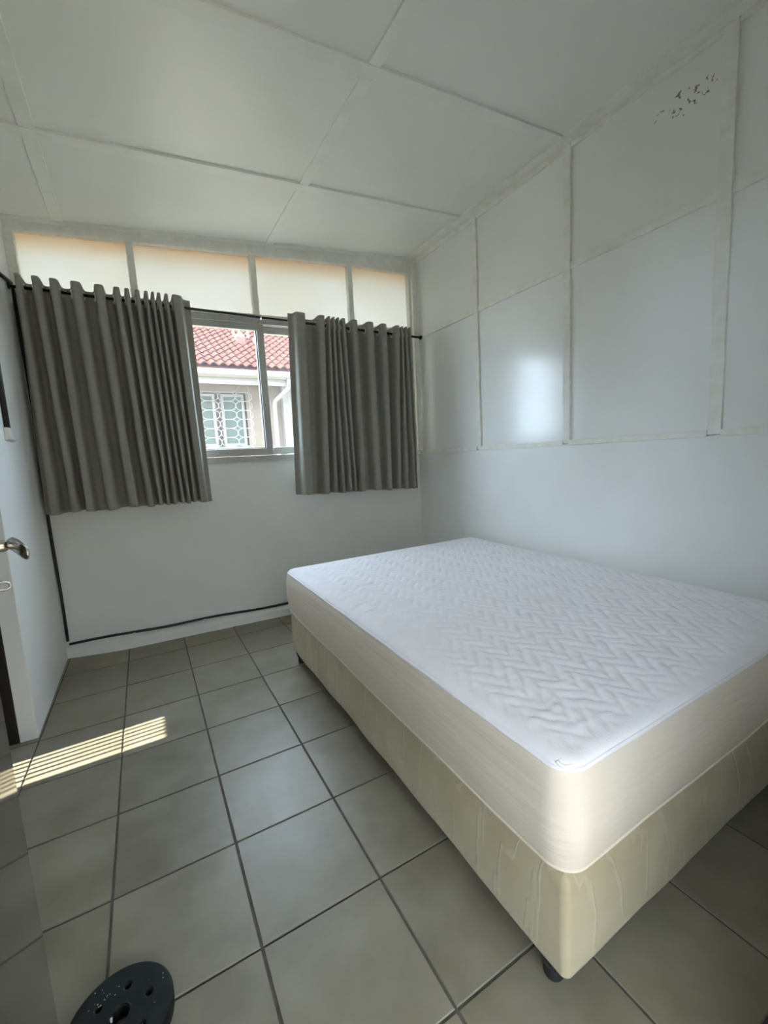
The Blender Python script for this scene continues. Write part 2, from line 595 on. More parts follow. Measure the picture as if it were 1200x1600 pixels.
# ------------------------------------------------------------------ right wall with battens and glossy panels
wr = MB()
wr.box(XR - 0.004, XR + 0.14, YF - 0.15, 2.25, -0.1, 1.212)
wr.box(XR + 0.03, XR + 0.14, YF - 0.15, 2.25, 1.212, 3.1)
wall_right = wr.build('wall_right', M['wall'])
tag(wall_right, 'right wall with white battened panels above plain plaster', 'wall', kind='structure')
mu_y = [2.075, 1.296, 0.548, -0.202, -0.952]
mu_w = [0.05, 0.034, 0.045, 0.052, 0.05]
ZR0, ZR1, ZL0 = 2.185, 2.222, 1.236
for k in range(4):
    ya, yb = mu_y[k + 1], mu_y[k]
    for z0, z1 in ((ZL0, ZR0), (ZR1, 2.83)):
        up = z0 > 2
        mm = M['flaked'] if (k == 2 and up) else M['wall_gloss']
        sx = random.uniform(-.001, .001)
        box('panel', mm, (XR + 0.012 + sx, XR + 0.03, ya - .01, yb + .01, z0 - .01, z1 + .01), wall_right)
up = (-1, 0, 0)
for k in range(5):
    mb = MB().bar((XR + 0.010, mu_y[k], ZL0 - .02), (XR + 0.010, mu_y[k], 2.84), mu_w[k], 0.03, 26, 0.0012, up=up)
    mb.build('batten', M['batten'], wall_right, bevel=0.002)
for k in range(4):
    for zc, hh in (((ZR0 + ZR1) / 2, ZR1 - ZR0), (1.222, 0.030), (2.822, 0.045)):
        off = 0.0 if zc < 1.5 else 0.012
        mb = MB().bar((XR + off, mu_y[k + 1] + mu_w[k + 1] / 2, zc), (XR + off, mu_y[k] - mu_w[k] / 2, zc), hh, 0.026, 16, 0.0012, up=up)
        mb.build('rail', M['batten'], wall_right, bevel=0.002)
MB().bar((XR - 0.03, 2.02, 1.24), (XR - 0.03, 2.02, 2.80), 0.02, 0.05, 30, 0.002, up=up).build('corner_bead', M['batten'], wall_right, bevel=0.002)

# ------------------------------------------------------------------ left wall, side passage, front wall
wl = MB()
wl.box(XL - 0.066, XL, 1.262, 2.40, -0.1, 2.9)
wl.box(XL - 0.12, XL - 0.066, 1.30, 2.40, -0.1, 2.9)
wl.box(XL - 0.12, XL, YF - 0.15, 1.262, 2.10, 2.9)
wl.box(XL - 0.12, XL, YF - 0.15, 0.33, -0.1, 2.10)
wall_left = wl.build('wall_left', M['wall'], bevel=0.004)
tag(wall_left, 'white left wall ending at a dark door post', 'wall', kind='structure')
wf = MB()
wf.box(XH, -0.40, YF - 0.15, YF, -0.1, 3.0)
wf.box(0.54, XR + 0.1, YF - 0.15, YF, -0.1, 3.0)
wf.box(-0.40, 0.54, YF - 0.15, YF, 2.12, 3.0)
wall_front = wf.build('wall_front', M['wall'])
tag(wall_front, 'white wall with the doorway facing the window', 'wall', kind='structure')
wh = MB()
oy0, oy1, oz0, oz1 = 0.885, 1.072, 0.74, 1.265
wh.box(XH - 0.1, XH, YF - 0.15, oy0, -0.1, 3.0)
wh.box(XH - 0.1, XH, oy1, 1.45, -0.1, 3.0)
wh.box(XH - 0.1, XH, oy0, oy1, -0.1, oz0)
wh.box(XH - 0.1, XH, oy0, oy1, oz1, 3.0)
wh.box(XH, XL - 0.12, 1.32, 1.45, -0.1, 3.0)
wall_hall = wh.build('wall_passage', M['wall'])
tag(wall_hall, 'white passage wall beyond the left doorway', 'wall', kind='structure')
win4 = empty('window_4', (XH - 0.05, 0.98, oz0))
tag(win4, 'small barred opening in the passage wall', 'window', kind='structure')
for k in range(5):
    y = 0.916 + k * 0.0315
    pw(box('bar', M['darkwood'], (XH - 0.06, XH - 0.045, y, y + 0.0125, oz0 - .01, oz1 + .01)), win4)

post = MB()
post.box(-0.862, -0.801, 1.262, 1.31, 0.0, 2.12)
post.box(-0.862, -0.855, 0.33, 1.30, 2.06, 2.12)
tr1 = post.build('trim_1', M['darkwood'], bevel=0.006)
tag(tr1, 'dark wooden door post at the end of left wall', 'door frame', kind='structure')
fr = MB()
fr.box(-0.405, -0.375, YF - 0.155, YF + 0.012, 0.0, 2.12)
fr.box(0.515, 0.545, YF - 0.155, YF + 0.012, 0.0, 2.12)
fr.box(-0.375, 0.515, YF - 0.155, YF + 0.012, 2.09, 2.12)
tr2 = fr.build('trim_2', M['darkwood'], bevel=0.003)
tag(tr2, 'dark wooden frame of the entrance doorway', 'door frame', kind='structure')

# open door: glossy dark leaf, lever, key
E = Vector((-0.489, -0.070))
PH = math.radians(-9.5)
u = Vector((math.sin(PH), math.cos(PH)))
nrm = Vector((u.y, -u.x))
door = empty('door_1', (E.x - 0.86 * u.x, E.y - 0.86 * u.y, 0.0))
tag(door, 'open glossy dark door with steel lever at left edge', 'door', kind='structure')


def DP(a, h, z):
    """a metres back from the free edge, h out of the face, z up"""
    p = E - u * a + nrm * h
    return (p.x, p.y, z)


pw(box('leaf', M['doorleaf'], (0.0, 0.86, -0.040, 0.0, 0.008, 2.06), None, lambda a, h, z: DP(a, h, z), 0.002), door)
hz, ha = 1.068, 0.062
lever = pw(MB().tube([DP(ha, 0.0, hz), DP(ha, 0.009, hz), DP(ha, 0.0095, hz)], [0.026, 0.026, 0.018], 24).build('handle_rose', M['chrome'], smooth=False), door)
pw(MB().tube([DP(ha, h, hz) for h in (0.006, 0.03, 0.043, 0.050)], [0.0115, 0.0115, 0.0115, 0.0085], 20).build('handle_neck', M['chrome'], smooth=True), door)
path = [DP(ha + a, h, hz + dz) for a, h, dz in ((-0.006, 0.050, 0.001), (0.004, 0.054, 0.002), (0.02, 0.058, 0.003), (0.05, 0.064, 0.002), (0.085, 0.071, -0.002), (0.105, 0.076, -0.005), (0.112, 0.078, -0.006))]
rad = [(0.006, 0.004), (0.0105, 0.007), (0.013, 0.0075), (0.0135, 0.0065), (0.0135, 0.006), (0.011, 0.005), (0.004, 0.002)]
pw(MB().tube(path, rad, 18, squash=True).build('lever', M['chrome'], smooth=True), door)
kz = hz - 0.073
pw(MB().tube([DP(ha, 0.0, kz), DP(ha, 0.007, kz)], [0.024, 0.022], 24).build('key_rose', M['chrome']), door)
kb = MB().tube([DP(ha, 0.004, kz), DP(ha, 0.026, kz)], 0.003, 10)
kb.tube([DP(ha, 0.034 + 0.0105 * math.cos(t), kz + 0.0075 * math.sin(t)) for t in np.linspace(0, 2 * math.pi, 20, endpoint=False)], 0.0022, 8, closed=True)
pw(kb.build('key', M['chrome'], smooth=True), door)

# ------------------------------------------------------------------ ceiling
cl = MB().box(XH - 0.1, XR + 0.14, YF - 0.15, 2.42, 0.012, 0.30, CEIL)
ceiling = cl.build('ceiling', M['ceil'])
tag(ceiling, 'white board ceiling with flat cover battens', 'ceiling', kind='structure')
bx = [XL - 0.30, -0.4655, 0.790, 2.03]
cy = [2.20, 1.392, 0.553, -0.28, -1.12]
for i in range(3):
    for j in range(4):
        nx, ny = 12, 9
        mb = MB()
        rows = []
        for a in range(nx + 1):
            row = []
            for b_ in range(ny + 1):
                x = bx[i] + (bx[i + 1] - bx[i]) * a / nx
                y = cy[j + 1] + (cy[j] - cy[j + 1]) * b_ / ny
                sag = -0.004 * math.sin(math.pi * a / nx) * math.sin(math.pi * b_ / ny) * random.Random(i * 7 + j).uniform(.3, 1.3)
                row.append(CEIL(x, y, 0.004 + sag))
            rows.append(row)
        mb.grid(rows)
        mb.grid([[CEIL(bx[i], cy[j], .0125), CEIL(bx[i + 1], cy[j], .0125)], [CEIL(bx[i], cy[j + 1], .0125), CEIL(bx[i + 1], cy[j + 1], .0125)]])
        mb.build('ceiling_panel', M['ceil'], ceiling, smooth=True)
for x, wd in ((-0.4655, 0.060), (0.790, 0.052)):
    for j in range(4):
        y0, y1 = cy[j + 1] + 0.033, cy[j] - 0.033
        MB().bar(CEIL(x, y0, 0.0), CEIL(x, y1, 0.0), wd, 0.016, 20, 0.001, up=(0, 0, -1)).build('batten', M['batten_c'], ceiling, bevel=0.002)
for y in cy[1:4]:
    MB().bar(CEIL(XL, y, 0.0), CEIL(XR - .06, y, 0.0), 0.064, 0.017, 40, 0.001, up=(0, 0, -1)).build('batten', M['batten_c'], ceiling, bevel=0.002)
MB().bar(CEIL(XR - 0.035, YF, -0.003), CEIL(XR - 0.035, 2.08, -0.003), 0.07, 0.022, 60, 0.0016, up=(0, 0, -1)).build('edge_batten', M['batten'], ceiling, bevel=0.002)
p0, p1 = BACK(XL, -0.012, 0), BACK(XR, -0.012, 0)
MB().bar(CEIL(p0[0], p0[1], -0.004), CEIL(p1[0], p1[1], -0.004), 0.045, 0.02, 50, 0.0012, up=(0, 0, -1)).build('edge_batten', M['batten_c'], ceiling, bevel=0.002)
roof = MB().box(XH + 0.1, 9.0, YF - 0.15, 2.40, 3.15, 6.9).build('sky_blocker_above', M['cream'])  # unseen box added to cut sky light on the neighbouring house
tag(roof, 'unseen box added above the bedroom to block sky light', 'sky blocker', kind='structure')

# ------------------------------------------------------------------ curtain rod and curtains
RD = -0.10
rod_z = lambda x: 2.2645 - 0.0290 * (x + 0.65)
rod = empty('curtain_rod', BACK(0.0, RD, rod_z(0)))
tag(rod, 'thin black metal curtain rod spanning the window wall', 'curtain rod')
MB_r = MB().tube([BACK(x, RD, rod_z(x)) for x in (XL + 0.004, 0.0, 0.7, 1.4, XR - 0.006)], 0.0085, 14)
pw(MB_r.build('pole', M['rodm'], smooth=True), rod)
for x in (XL + 0.006, XR - 0.008):
    p = BACK(x, RD, rod_z(x))
    pw(MB().tube([(p[0] - .004, p[1], p[2]), (p[0] + .004, p[1], p[2])], 0.017, 16).build('end_cap', M['rodm']), rod)
xb = 0.667
mbk = MB().tube([BACK(xb, 0.0, rod_z(xb) - .012), BACK(xb, RD * .9, rod_z(xb) - .012)], 0.006, 10)
mbk.tube([BACK(xb - .006, RD, rod_z(xb)), BACK(xb + .006, RD, rod_z(xb))], 0.0145, 14)
pw(mbk.build('bracket', M['chrome']), rod)


def interp(px, tab):
    a = np.array(tab)
    return float(np.interp(px, a[:, 0], a[:, 1]))


def curtain(label, top, bot, zb, amp, seed, edge_in):
    """top/bot: u positions of start, every ridge, end"""
    root = empty('curtain', BACK(top[0], RD, 1.0))
    tag(root, label, 'curtain', 'grey eyelet curtains')
    rnd = random.Random(seed)
    nodes_t, nodes_b, dep = [top[0]], [bot[0]], [0.3 if edge_in else -0.2]
    n = len(top) - 2
    for k in range(1, n + 1):
        nodes_t.append(top[k]); nodes_b.append(bot[k]); dep.append(-1.0)
        if k < n:
            nodes_t.append((top[k] + top[k + 1]) / 2); nodes_b.append((bot[k] + bot[k + 1]) / 2); dep.append(1.0)
    nodes_t.append(top[-1]); nodes_b.append(bot[-1]); dep.append(0.25 if not edge_in else 0.0)
    seg = 14
    ut, ub, dd, ph = [], [], [], []
    for k in range(len(nodes_t) - 1):
        for q in range(seg):
            t = q / seg
            sm = 0.5 - 0.5 * math.cos(math.pi * (t - 0.10 * math.sin(2 * math.pi * t)))
            # bulbous lobes: run along the rod near crests, across it in between
            lat = t + 0.10 * math.sin(2 * math.pi * t)
            ut.append(nodes_t[k] + (nodes_t[k + 1] - nodes_t[k]) * lat)
            ub.append(nodes_b[k] + (nodes_b[k + 1] - nodes_b[k]) * lat)
            dd.append(dep[k] + (dep[k + 1] - dep[k]) * sm)
            ph.append(k + t)
    ut.append(nodes_t[-1]); ub.append(nodes_b[-1]); dd.append(dep[-1]); ph.append(len(nodes_t) - 1)
    nz = 70
    rows = []
    wob = [rnd.uniform(-1, 1) for _ in range(len(nodes_t) + 2)]
    for r in range(nz + 1):
        t = r / nz
        row = []
        for i in range(len(ut)):
            x = ut[i] + (ub[i] - ut[i]) * t
            ztop = rod_z(ut[i]) + 0.050 - 0.006 * dd[i]
            z = ztop + (zb(x) + 0.004 * math.sin(ph[i] * 1.3 + seed) - ztop) * t
            k = ph[i]
            a = amp * (1 + 0.25 * t * wob[int(k)] * (1 - (k % 1)) + 0.25 * t * wob[int(k) + 1] * (k % 1))
            ww = 0.010 * math.sin(2.2 * t + k * 0.9 + seed) * t + 0.006 * noise.noise(Vector((k * .7, t * 3.0, seed)))
            x += 0.006 * noise.noise(Vector((k * .5 + 9, t * 2.2, seed))) * t
            x = min(max(x, XL + 0.012), XR - 0.02)
            d = RD + a * dd[i] + ww
            row.append(BACK(x, min(d, -0.028), z))
        rows.append(row)
    mb = MB().grid(rows)
    c = pw(mb.build('fabric', M['curtain'], smooth=True), root)
    sd = c.modifiers.new('thickness', 'SOLIDIFY')
    sd.thickness = 0.0022
    sd.offset = 0
    # eyelets where the cloth crosses the rod
    for k in range(1, len(nodes_t) - 2):
        x = (nodes_t[k] + nodes_t[k + 1]) / 2
        if abs(nodes_t[k + 1] - nodes_t[k]) < 0.004:
            continue
        z = rod_z(x)
        sgn = 1 if dep[k + 1] > dep[k] else -1
        dx = (nodes_t[k + 1] - nodes_t[k]) * 0.35
        ax = Vector((amp * 1.6, -sgn * dx * 1.0, 0)).normalized()
        s_ = Vector((-ax.y, ax.x, 0))
        c0 = Vector(BACK(x, RD, z - 0.004))
        pts = [tuple(c0 + s_ * (0.019 * math.cos(t)) + Vector((0, 0, 0.021 * math.sin(t)))) for t in np.linspace(0, 2 * math.pi, 22, endpoint=False)]
        pw(MB().tube(pts, 0.0062, 8, closed=True).build('eyelet', M['eyelet'], smooth=True), root)
    return root


TL = [(22, -.700), (42, -.648), (139, -.350), (283, .154), (297, .211)]
BL = [(62, -.722), (331, .222)]
top_l = [22, 28, 58.6, 84.5, 119.5, 156, 182.5, 196.5, 213, 227, 237, 246.5, 259, 271, 297]
bot_l = [62, 78, 107, 127, 164, 195, 226, 240, 253, 265, 277, 289, 300, 312, 331]
curtain('left grey eyelet curtain, wider one, hanging against the left corner', [interp(p, TL) for p in top_l], [interp(p, BL) for p in bot_l],
        lambda x: 0.955, 0.058, 3, True)
TR = [(447, .855), (450, .866), (480, 1.007), (638, 1.881), (653, 1.972)]
BR = [(461, .815), (651, 1.896)]
z3 = lambda v: 430 + v / 3.81
top_r = [z3(v) for v in (70, 140, 268, 300, 325, 350, 376, 440, 537, 616, 708, 735, 759, 784, 796)]
bot_r = [z3(v) for v in (120, 180, 285, 338, 372, 415, 448, 482, 580, 660, 712, 765, 810, 828, 845)]
curtain('right grey eyelet curtain beside the battened right wall', [interp(p, TR) for p in top_r], [interp(p, BR) for p in bot_r],
        lambda x: 0.942 - 0.026 * (x - 0.83), 0.052, 8, False)

# ------------------------------------------------------------------ black cable along the walls, cable box
cab = empty('cable', (XL + 0.02, 2.2, 0.09))
tag(cab, 'black cable dropping down the left corner and along skirting', 'cable')
cz = [(XL + 0.006, 1.28, 2.135), (XL + 0.006, 1.62, 2.20), (XL + 0.006, 1.95, 2.262), (XL + 0.006, 2.19, 2.305)]
cc = [(XL + 0.012, YB(XL) - .010, z + 0.0) for z in np.linspace(2.29, 0.115, 24)]
cc = [(x + 0.003 * math.sin(z * 5), y, z) for x, y, z in cc]
ch = [BACK(x, -.010, 0.094 - 0.010 * (x - XL) + 0.004 * math.sin(x * 9)) for x in np.linspace(XL + 0.02, 1.95, 40)]
pw(MB().tube(cz, 0.011, 10).build('wall_run', M['black'], smooth=True), cab)
pw(MB().tube(cc, 0.0085, 10).build('corner_drop', M['black'], smooth=True), cab)
pw(MB().tube(ch, 0.0085, 10).build('skirting_run', M['black'], smooth=True), cab)
for p in ((XL + 0.014, YB(XL) - .012, 0.088), BACK(0.1, -.012, 0.088), BACK(-0.35, -.012, 0.09)):
    pw(MB().box(p[0] - .009, p[0] + .009, p[1] - .007, p[1] + .012, p[2] - .012, p[2] - .002).build('clip', M['white_pl'], bevel=0.002), cab)

jb = empty('cable_box', (XL, 1.58, 1.36))
tag(jb, 'small white plastic cable box on left wall', 'cable box')
mb = MB()
mb.v = [(XL + d, y, z) for d, s in ((0.0, 0.0), (0.022, 0.008)) for y, z in ((1.52 + s, 1.362 + s), (1.655 - s, 1.362 + s), (1.655 - s, 1.425), (1.52 + s, 1.425))]
mb.f = [(0, 1, 2, 3), (4, 5, 6, 7), (0, 1, 5, 4), (1, 2, 6, 5), (2, 3, 7, 6), (3, 0, 4, 7)]
pw(mb.build('housing', M['white_pl'], bevel=0.004), jb)
pw(MB().tube([(XL + 0.010, 1.548, 1.42), (XL + 0.010, 1.548, 1.75), (XL + 0.010, 1.548, 2.182)], 0.0125, 10).build('feed_cable', M['black'], smooth=True), jb)

# ------------------------------------------------------------------ bed
BY0, BY1 = -0.628, 1.302
bl = lambda y: 0.458 + 0.017 * (y - BY0)
br = lambda y: 1.830 + 0.040 * (y - BY0)
W0, LN = 1.38, BY1 - BY0


def BED(a, b, z):
    """a 0..W0 across, b 0..LN along, sheared to how the bed stands"""
    y = BY0 + b
    return (bl(y) + (br(y) - bl(y)) * a / W0, y, z)


def rrect(x0, x1, y0, y1, r, step=0.012, arc=10):
    out = []
    for (cx, cy_, a0) in ((x1 - r, y0 + r, -90), (x1 - r, y1 - r, 0), (x0 + r, y1 - r, 90), (x0 + r, y0 + r, 180)):
        for k in range(arc + 1):
            an = math.radians(a0 + 90 * k / arc)
            out.append((cx + r * math.cos(an), cy_ + r * math.sin(an), math.cos(an), math.sin(an)))
    res = []
    for k in range(len(out)):
        p, q = out[k], out[(k + 1) % len(out)]
        d = math.hypot(q[0] - p[0], q[1] - p[1])
        nn = max(1, int(d / step))
        for j in range(nn):
            t = j / nn
            nx, ny = p[2] + (q[2] - p[2]) * t, p[3] + (q[3] - p[3]) * t
            l = math.hypot(nx, ny) or 1
            res.append((p[0] + (q[0] - p[0]) * t, p[1] + (q[1] - p[1]) * t, nx / l, ny / l))
    return res


bed = empty('bed_base', BED(0, 0, 0))
tag(bed, 'cream damask divan bed base on short black legs', 'bed base')
loop = rrect(0.0, W0, 0.0, LN, 0.016, 0.015)
rows = []
prof = [(0.0, -0.05, 0.080), (0.0, 0.0, 0.074), (0.15, 0.0, 0.080), (0.3, 0.002, 0.12), (0.5, 0.004, 0.18), (0.7, 0.003, 0.24), (0.85, 0.002, 0.285), (0.95, -0.002, 0.306), (1.0, -0.012, 0.318), (1.0, -0.06, 0.320)]
for i, (t, o_, z) in enumerate(prof):
    row = []
    for a, b, nx, ny in loop:
        wv_ = 0.004 * noise.noise(Vector((a * 3, b * 3, 3.1))) + 0.0012 * noise.noise(Vector((a * 9, b * 9, z * 9)))
        zz = z
        if i <= 2:
            zz += 0.010 * noise.noise(Vector((a * 4.2, b * 4.2, 7.7)))
        oo = o_ + wv_ * (0.4 if i in (0, 9) else 1.0)
        row.append(BED(a + nx * oo, b + ny * oo, zz))
    rows.append(row)
mb = MB().grid(rows, wrap=True)
n_ = len(loop)
mb.f.append(tuple(range(n_)))
mb.f.append(tuple(len(mb.v) - n_ + k for k in range(n_)))
body = pw(mb.build('body', M['damask'], smooth=True), bed)
for a, b in ((0.034, 0.060), (W0 - 0.034, 0.060), (0.034, LN - 0.045), (W0 - 0.034, LN - 0.045), (0.060, LN / 2), (W0 - .060, LN / 2)):
    p = BED(a, b, 0)
    lg = MB()
    lp = [(0.020, 0.0), (0.023, 0.006), (0.022, 0.03), (0.030, 0.05), (0.034, 0.085)]
    lg.grid([[(p[0] + r * math.cos(t), p[1] + r * math.sin(t), z) for t in np.linspace(0, 2 * math.pi, 18, endpoint=False)] for r, z in lp], wrap=True)
    lg.f.append(tuple(range(18)))
    pw(lg.build('leg', M['blackpl'], smooth=False), bed)

mtr = empty('mattress', BED(0, 0, 0.32))
tag(mtr, 'white mattress with quilted zigzag cover on the cream base', 'mattress')
ZM = 0.572
RC = 0.055
O = 0.010            # the mattress stands a little proud of the base
x0, x1, y0, y1 = -O, W0 + O, -O, LN + O
loop = rrect(x0, x1, y0, y1, RC, 0.010, 12)
rows = []
sides = [(-0.10, -0.045), (-0.09, -0.020), (-0.04, -0.008), (0.0, 0.0), (0.08, 0.004), (0.2, 0.009), (0.35, 0.013), (0.5, 0.014), (0.65, 0.012), (0.78, 0.009), (0.88, 0.005), (0.95, 0.0), (1.0, -0.006), (1.03, -0.016)]
for t, o_ in sides:
    row = []
    for a, b, nx, ny in loop:
        hem = 0.328 + 0.006 * noise.noise(Vector((a * 3.3, b * 3.3, 1.7))) - 0.006 * math.sin(min(max(b / LN, 0), 1) * math.pi)
        z = hem + (ZM - 0.012 - hem) * t
        wr_ = (0.0035 * noise.noise(Vector((a * 3, b * 3, z * 30))) + 0.0022 * noise.noise(Vector((a * 7 + z * 9, b * 7 + z * 14, z * 60)))) * min(1, max(0, t * 4)) * (1 if t < .95 else .4)
        row.append(BED(a + nx * (o_ + wr_), b + ny * (o_ + wr_), z if t > -0.05 else max(z, 0.321)))
    rows.append(row)
mb = MB().grid(rows, wrap=True)
pw(mb.build('side_panel', M['matside'], smooth=True), mtr)

hem_pts = []
for a, b, nx, ny in rrect(x0, x1, y0, y1, RC, 0.02, 12):
    hz_ = 0.328 + 0.006 * noise.noise(Vector((a * 3.3, b * 3.3, 1.7))) - 0.006 * math.sin(min(max(b / LN, 0), 1) * math.pi)
    hem_pts.append(BED(a + nx * 0.001, b + ny * 0.001, hz_ + 0.002))
pw(MB().tube(hem_pts, 0.0032, 8, closed=True).build('hem', M['matside'], smooth=True), mtr)

# quilted top: every stitch valley is geometry
step = 0.0055
nx_, ny_ = int((x1 - x0) / step), int((y1 - y0) / step)
rows = []


def tri(v):
    v = v % 1.0
    return 4 * abs(v - 0.5) - 1


for i in range(nx_ + 1):
    row = []
    a0 = x0 + (x1 - x0) * i / nx_
    for j in range(ny_ + 1):
        a, b = a0, y0 + (y1 - y0) * j / ny_
        cx_ = x0 + RC if a < x0 + RC else (x1 - RC if a > x1 - RC else None)
        cy_ = y0 + RC if b < y0 + RC else (y1 - RC if b > y1 - RC else None)
        if cx_ is not None and cy_ is not None:
            dx, dy = a - cx_, b - cy_
            mx_ = max(abs(dx), abs(dy)); l = math.hypot(dx, dy)
            if l > 1e-9:
                k = mx_ / l
                a, b = cx_ + dx * k, cy_ + dy * k
                dist = RC - mx_
            else:
                dist = RC
        else:
            dist = min(a - x0, x1 - a, b - y0, y1 - b)
        dist = max(dist, 0)
        R_ = 0.030
        edge = 0.0 if dist >= R_ else -(R_ - math.sqrt(max(0, R_ * R_ - (R_ - dist) ** 2))) * 0.75
        f = min(1, max(0, (dist - 0.02) / 0.05))
        wob = 0.012 * noise.noise(Vector((a * 5, b * 5, 0.3)))
        phq = (b + wob) / 0.062 + 0.62 * tri((a + wob) / 0.125)
        puff = abs(math.sin(math.pi * phq)) ** 0.55 * 0.0046
        wrk = 0.0040 * noise.noise(Vector((a * 7 + b * 5, b * 30 - a * 6, 5.5))) + 0.0026 * noise.noise(Vector((a * 16 - b * 8, b * 52, 8.2))) + 0.0012 * noise.noise(Vector((a * 50, b * 24, 2.2)))
        crown = 0.006 * noise.noise(Vector((a * 1.5, b * 1.5, 4)))
        row.append(BED(a, b, ZM + edge + f * (puff + wrk + crown) - 0.002))
    rows.append(row)
pw(MB().grid(rows).build('quilted_top', M['mattop'], smooth=True), mtr)
lp = rrect(x0 + 0.004, x1 - 0.004, y0 + 0.004, y1 - 0.004, RC, 0.02, 12)
pts = [BED(a + nx * 0.0015 * noise.noise(Vector((a * 9, b * 9, 0))), b, ZM - 0.0195 + 0.002 * noise.noise(Vector((a * 6, b * 6, 1)))) for a, b, nx, ny in lp]
pw(MB().tube(pts, 0.0055, 8, closed=True).build('seam_piping', M['mattop'], smooth=True), mtr)
fold = MB()
for k, (dr, r) in enumerate(((0.024, 0.0042), (0.014, 0.0042))):
    fold.tube([BED(0.026 + dr * 0.95 * math.cos(t), 0.022 + dr * 0.7 * math.sin(t), ZM - 0.0050 - 0.35 * max(0, 0.026 - (0.022 + dr * 0.7 * math.sin(t))) - 0.2 * max(0, .024 - (0.026 + dr * 0.95 * math.cos(t)))) for t in np.linspace(math.radians(165), math.radians(385), 20)], r, 8)
pw(fold.build('corner_gather', M['mattop'], smooth=True), mtr)

# ------------------------------------------------------------------ weight plate on the floor by the door
PC, PR, PT = Vector((-0.369, -0.150)), 0.1035, 0.034
wp = empty('weight_plate', (PC.x, PC.y, 0))
tag(wp, 'round black rubber plate with holes lying by the door', 'weight plate')
cd = bpy.data.curves.new('disc', 'CURVE')
cd.dimensions = '2D'
cd.fill_mode = 'BOTH'
cd.extrude = 0.0125
cd.bevel_depth = 0.0038
cd.bevel_resolution = 2
holes = [(0, 0.004, 0.0155)] + [(0.0575 * math.cos(math.radians(16 + 60 * k)), 0.0575 * math.sin(math.radians(16 + 60 * k)), 0.0060) for k in range(6)]
for hx, hy, hr in [(0, 0, PR - 0.0038)] + [(x, y, r + 0.0038) for x, y, r in holes]:
    ns = 72 if hr > 0.05 else 24
    sp = cd.splines.new('POLY')
    sp.points.add(ns - 1)
    for k in range(ns):
        t = 2 * math.pi * k / ns
        sp.points[k].co = (hx + hr * math.cos(t), hy + hr * math.sin(t), 0, 1)
    sp.use_cyclic_u = True
tmp = bpy.data.objects.new('disc_outline', cd)
COL.objects.link(tmp)
bpy.context.view_layer.update()
dg = bpy.context.evaluated_depsgraph_get()
me = bpy.data.meshes.new_from_object(tmp.evaluated_get(dg))
bpy.data.objects.remove(tmp)
me.materials.clear()
me.materials.append(M['rubber'])
for v in me.vertices:
    v.co.z += 0.0163
disc = bpy.data.objects.new('disc', me)
COL.objects.link(disc)
disc.parent = wp
hub = MB()
hub.grid([[(r * math.cos(t), 0.004 + r * math.sin(t), z) for t in np.linspace(0, 2 * math.pi, 24, endpoint=False)] for r, z in ((0.0225, 0.0320), (0.0215, 0.0342), (0.0185, 0.0348), (0.0175, 0.032))], wrap=True)
hb_ = hub.build('bore_rim', M['rubber'], wp, smooth=True)
crumbs = MB()
for k in range(26):
    an, r = random.uniform(0, 2 * math.pi), random.uniform(0.055, 0.095)
    if k < 12:
        an, r = math.radians(random.gauss(118, 14)), random.uniform(0.05, 0.085)
    s = random.uniform(0.0004, 0.0011)
    c = Vector((r * math.cos(an), r * math.sin(an), 0.0325))
    crumbs.box(c.x - s, c.x + s, c.y - s * .7, c.y + s * .7, c.z, c.z + s)
cr_ = crumbs.build('plaster_crumbs', M['dirt'], wp)
cr_['kind'] = 'stuff'
pl = MB().box(-0.018, -0.0135, -0.004, 0.006, 0.0325, 0.0345).build('white_chip', M['dirt'], wp)

# unseen pieces added behind the entrance doorway to trim the rear sky light
porch = MB().box(XH - 0.4, XR + 0.4, -4.6, YF - 0.15, 2.45, 2.60).build('sky_blocker_rear', M['wall'])
tag(porch, 'unseen slab added outside the entrance doorway to block high sky', 'porch roof', kind='structure')
ps = MB().box(XH - 0.4, XH - 0.28, -4.6, YF - 0.15, -0.15, 1.58).box(XR + 0.28, XR + 0.4, -4.6, YF - 0.15, -0.15, 2.46).build('sky_blocker_sides', M['blockerw'])  # added to limit sky light slanting in from the sides
tag(ps, 'unseen cream side panels added to cut sky beside the doorway', 'wall', kind='structure')
gw = MB().box(-9, 9, -7.2, -7.0, -0.15, 3.0).build('horizon_blocker', M['cream'])  # added out of view to hide the sky near the horizon
tag(gw, 'unseen cream barrier added across the yard to block low sky', 'wall', kind='structure')

# ------------------------------------------------------------------ outside: yard and the neighbouring house
gr = MB().box(-25, 30, -25, 40, -0.35, -0.15).build('ground', M['ground'])
tag(gr, 'pale concrete yard between the two houses', 'ground', kind='structure')
F = 8.2
EZ, EY, SL = 3.09, F - 0.52, math.radians(27)
house = empty('neighbour_house', (1.7, F, -0.15))
tag(house, 'cream house with red tiled roof seen through window', 'house')
hw = MB()
wx0, wx1, wz0, wz1 = 0.30, 1.905, 1.57, 2.66
hw.box(-6, wx0, F, F + 0.25, -0.15, 2.95)
hw.box(wx1, 9, F, F + 0.25, -0.15, 2.95)
hw.box(wx0, wx1, F, F + 0.25, -0.15, wz0)
hw.box(wx0, wx1, F, F + 0.25, wz1, 2.95)
pw(hw.build('wall', M['cream']), house)
pw(box('pilaster', M['extwhite'], (2.66, 9, F - 0.12, F, -0.15, 2.95)), house)
pw(box('fascia', M['extwhite'], (-6, 9, F - 0.44, F - 0.40, 2.765, 2.90)), house)
pw(box('soffit', M['extwhite'], (-6, 9, F - 0.44, F, 2.90, 2.93)), house)
gt = MB()
gp = [(F - 0.44, 3.03), (F - 0.56, 3.03), (F - 0.565, 3.00), (F - 0.55, 2.93), (F - 0.50, 2.885), (F - 0.44, 2.885)]
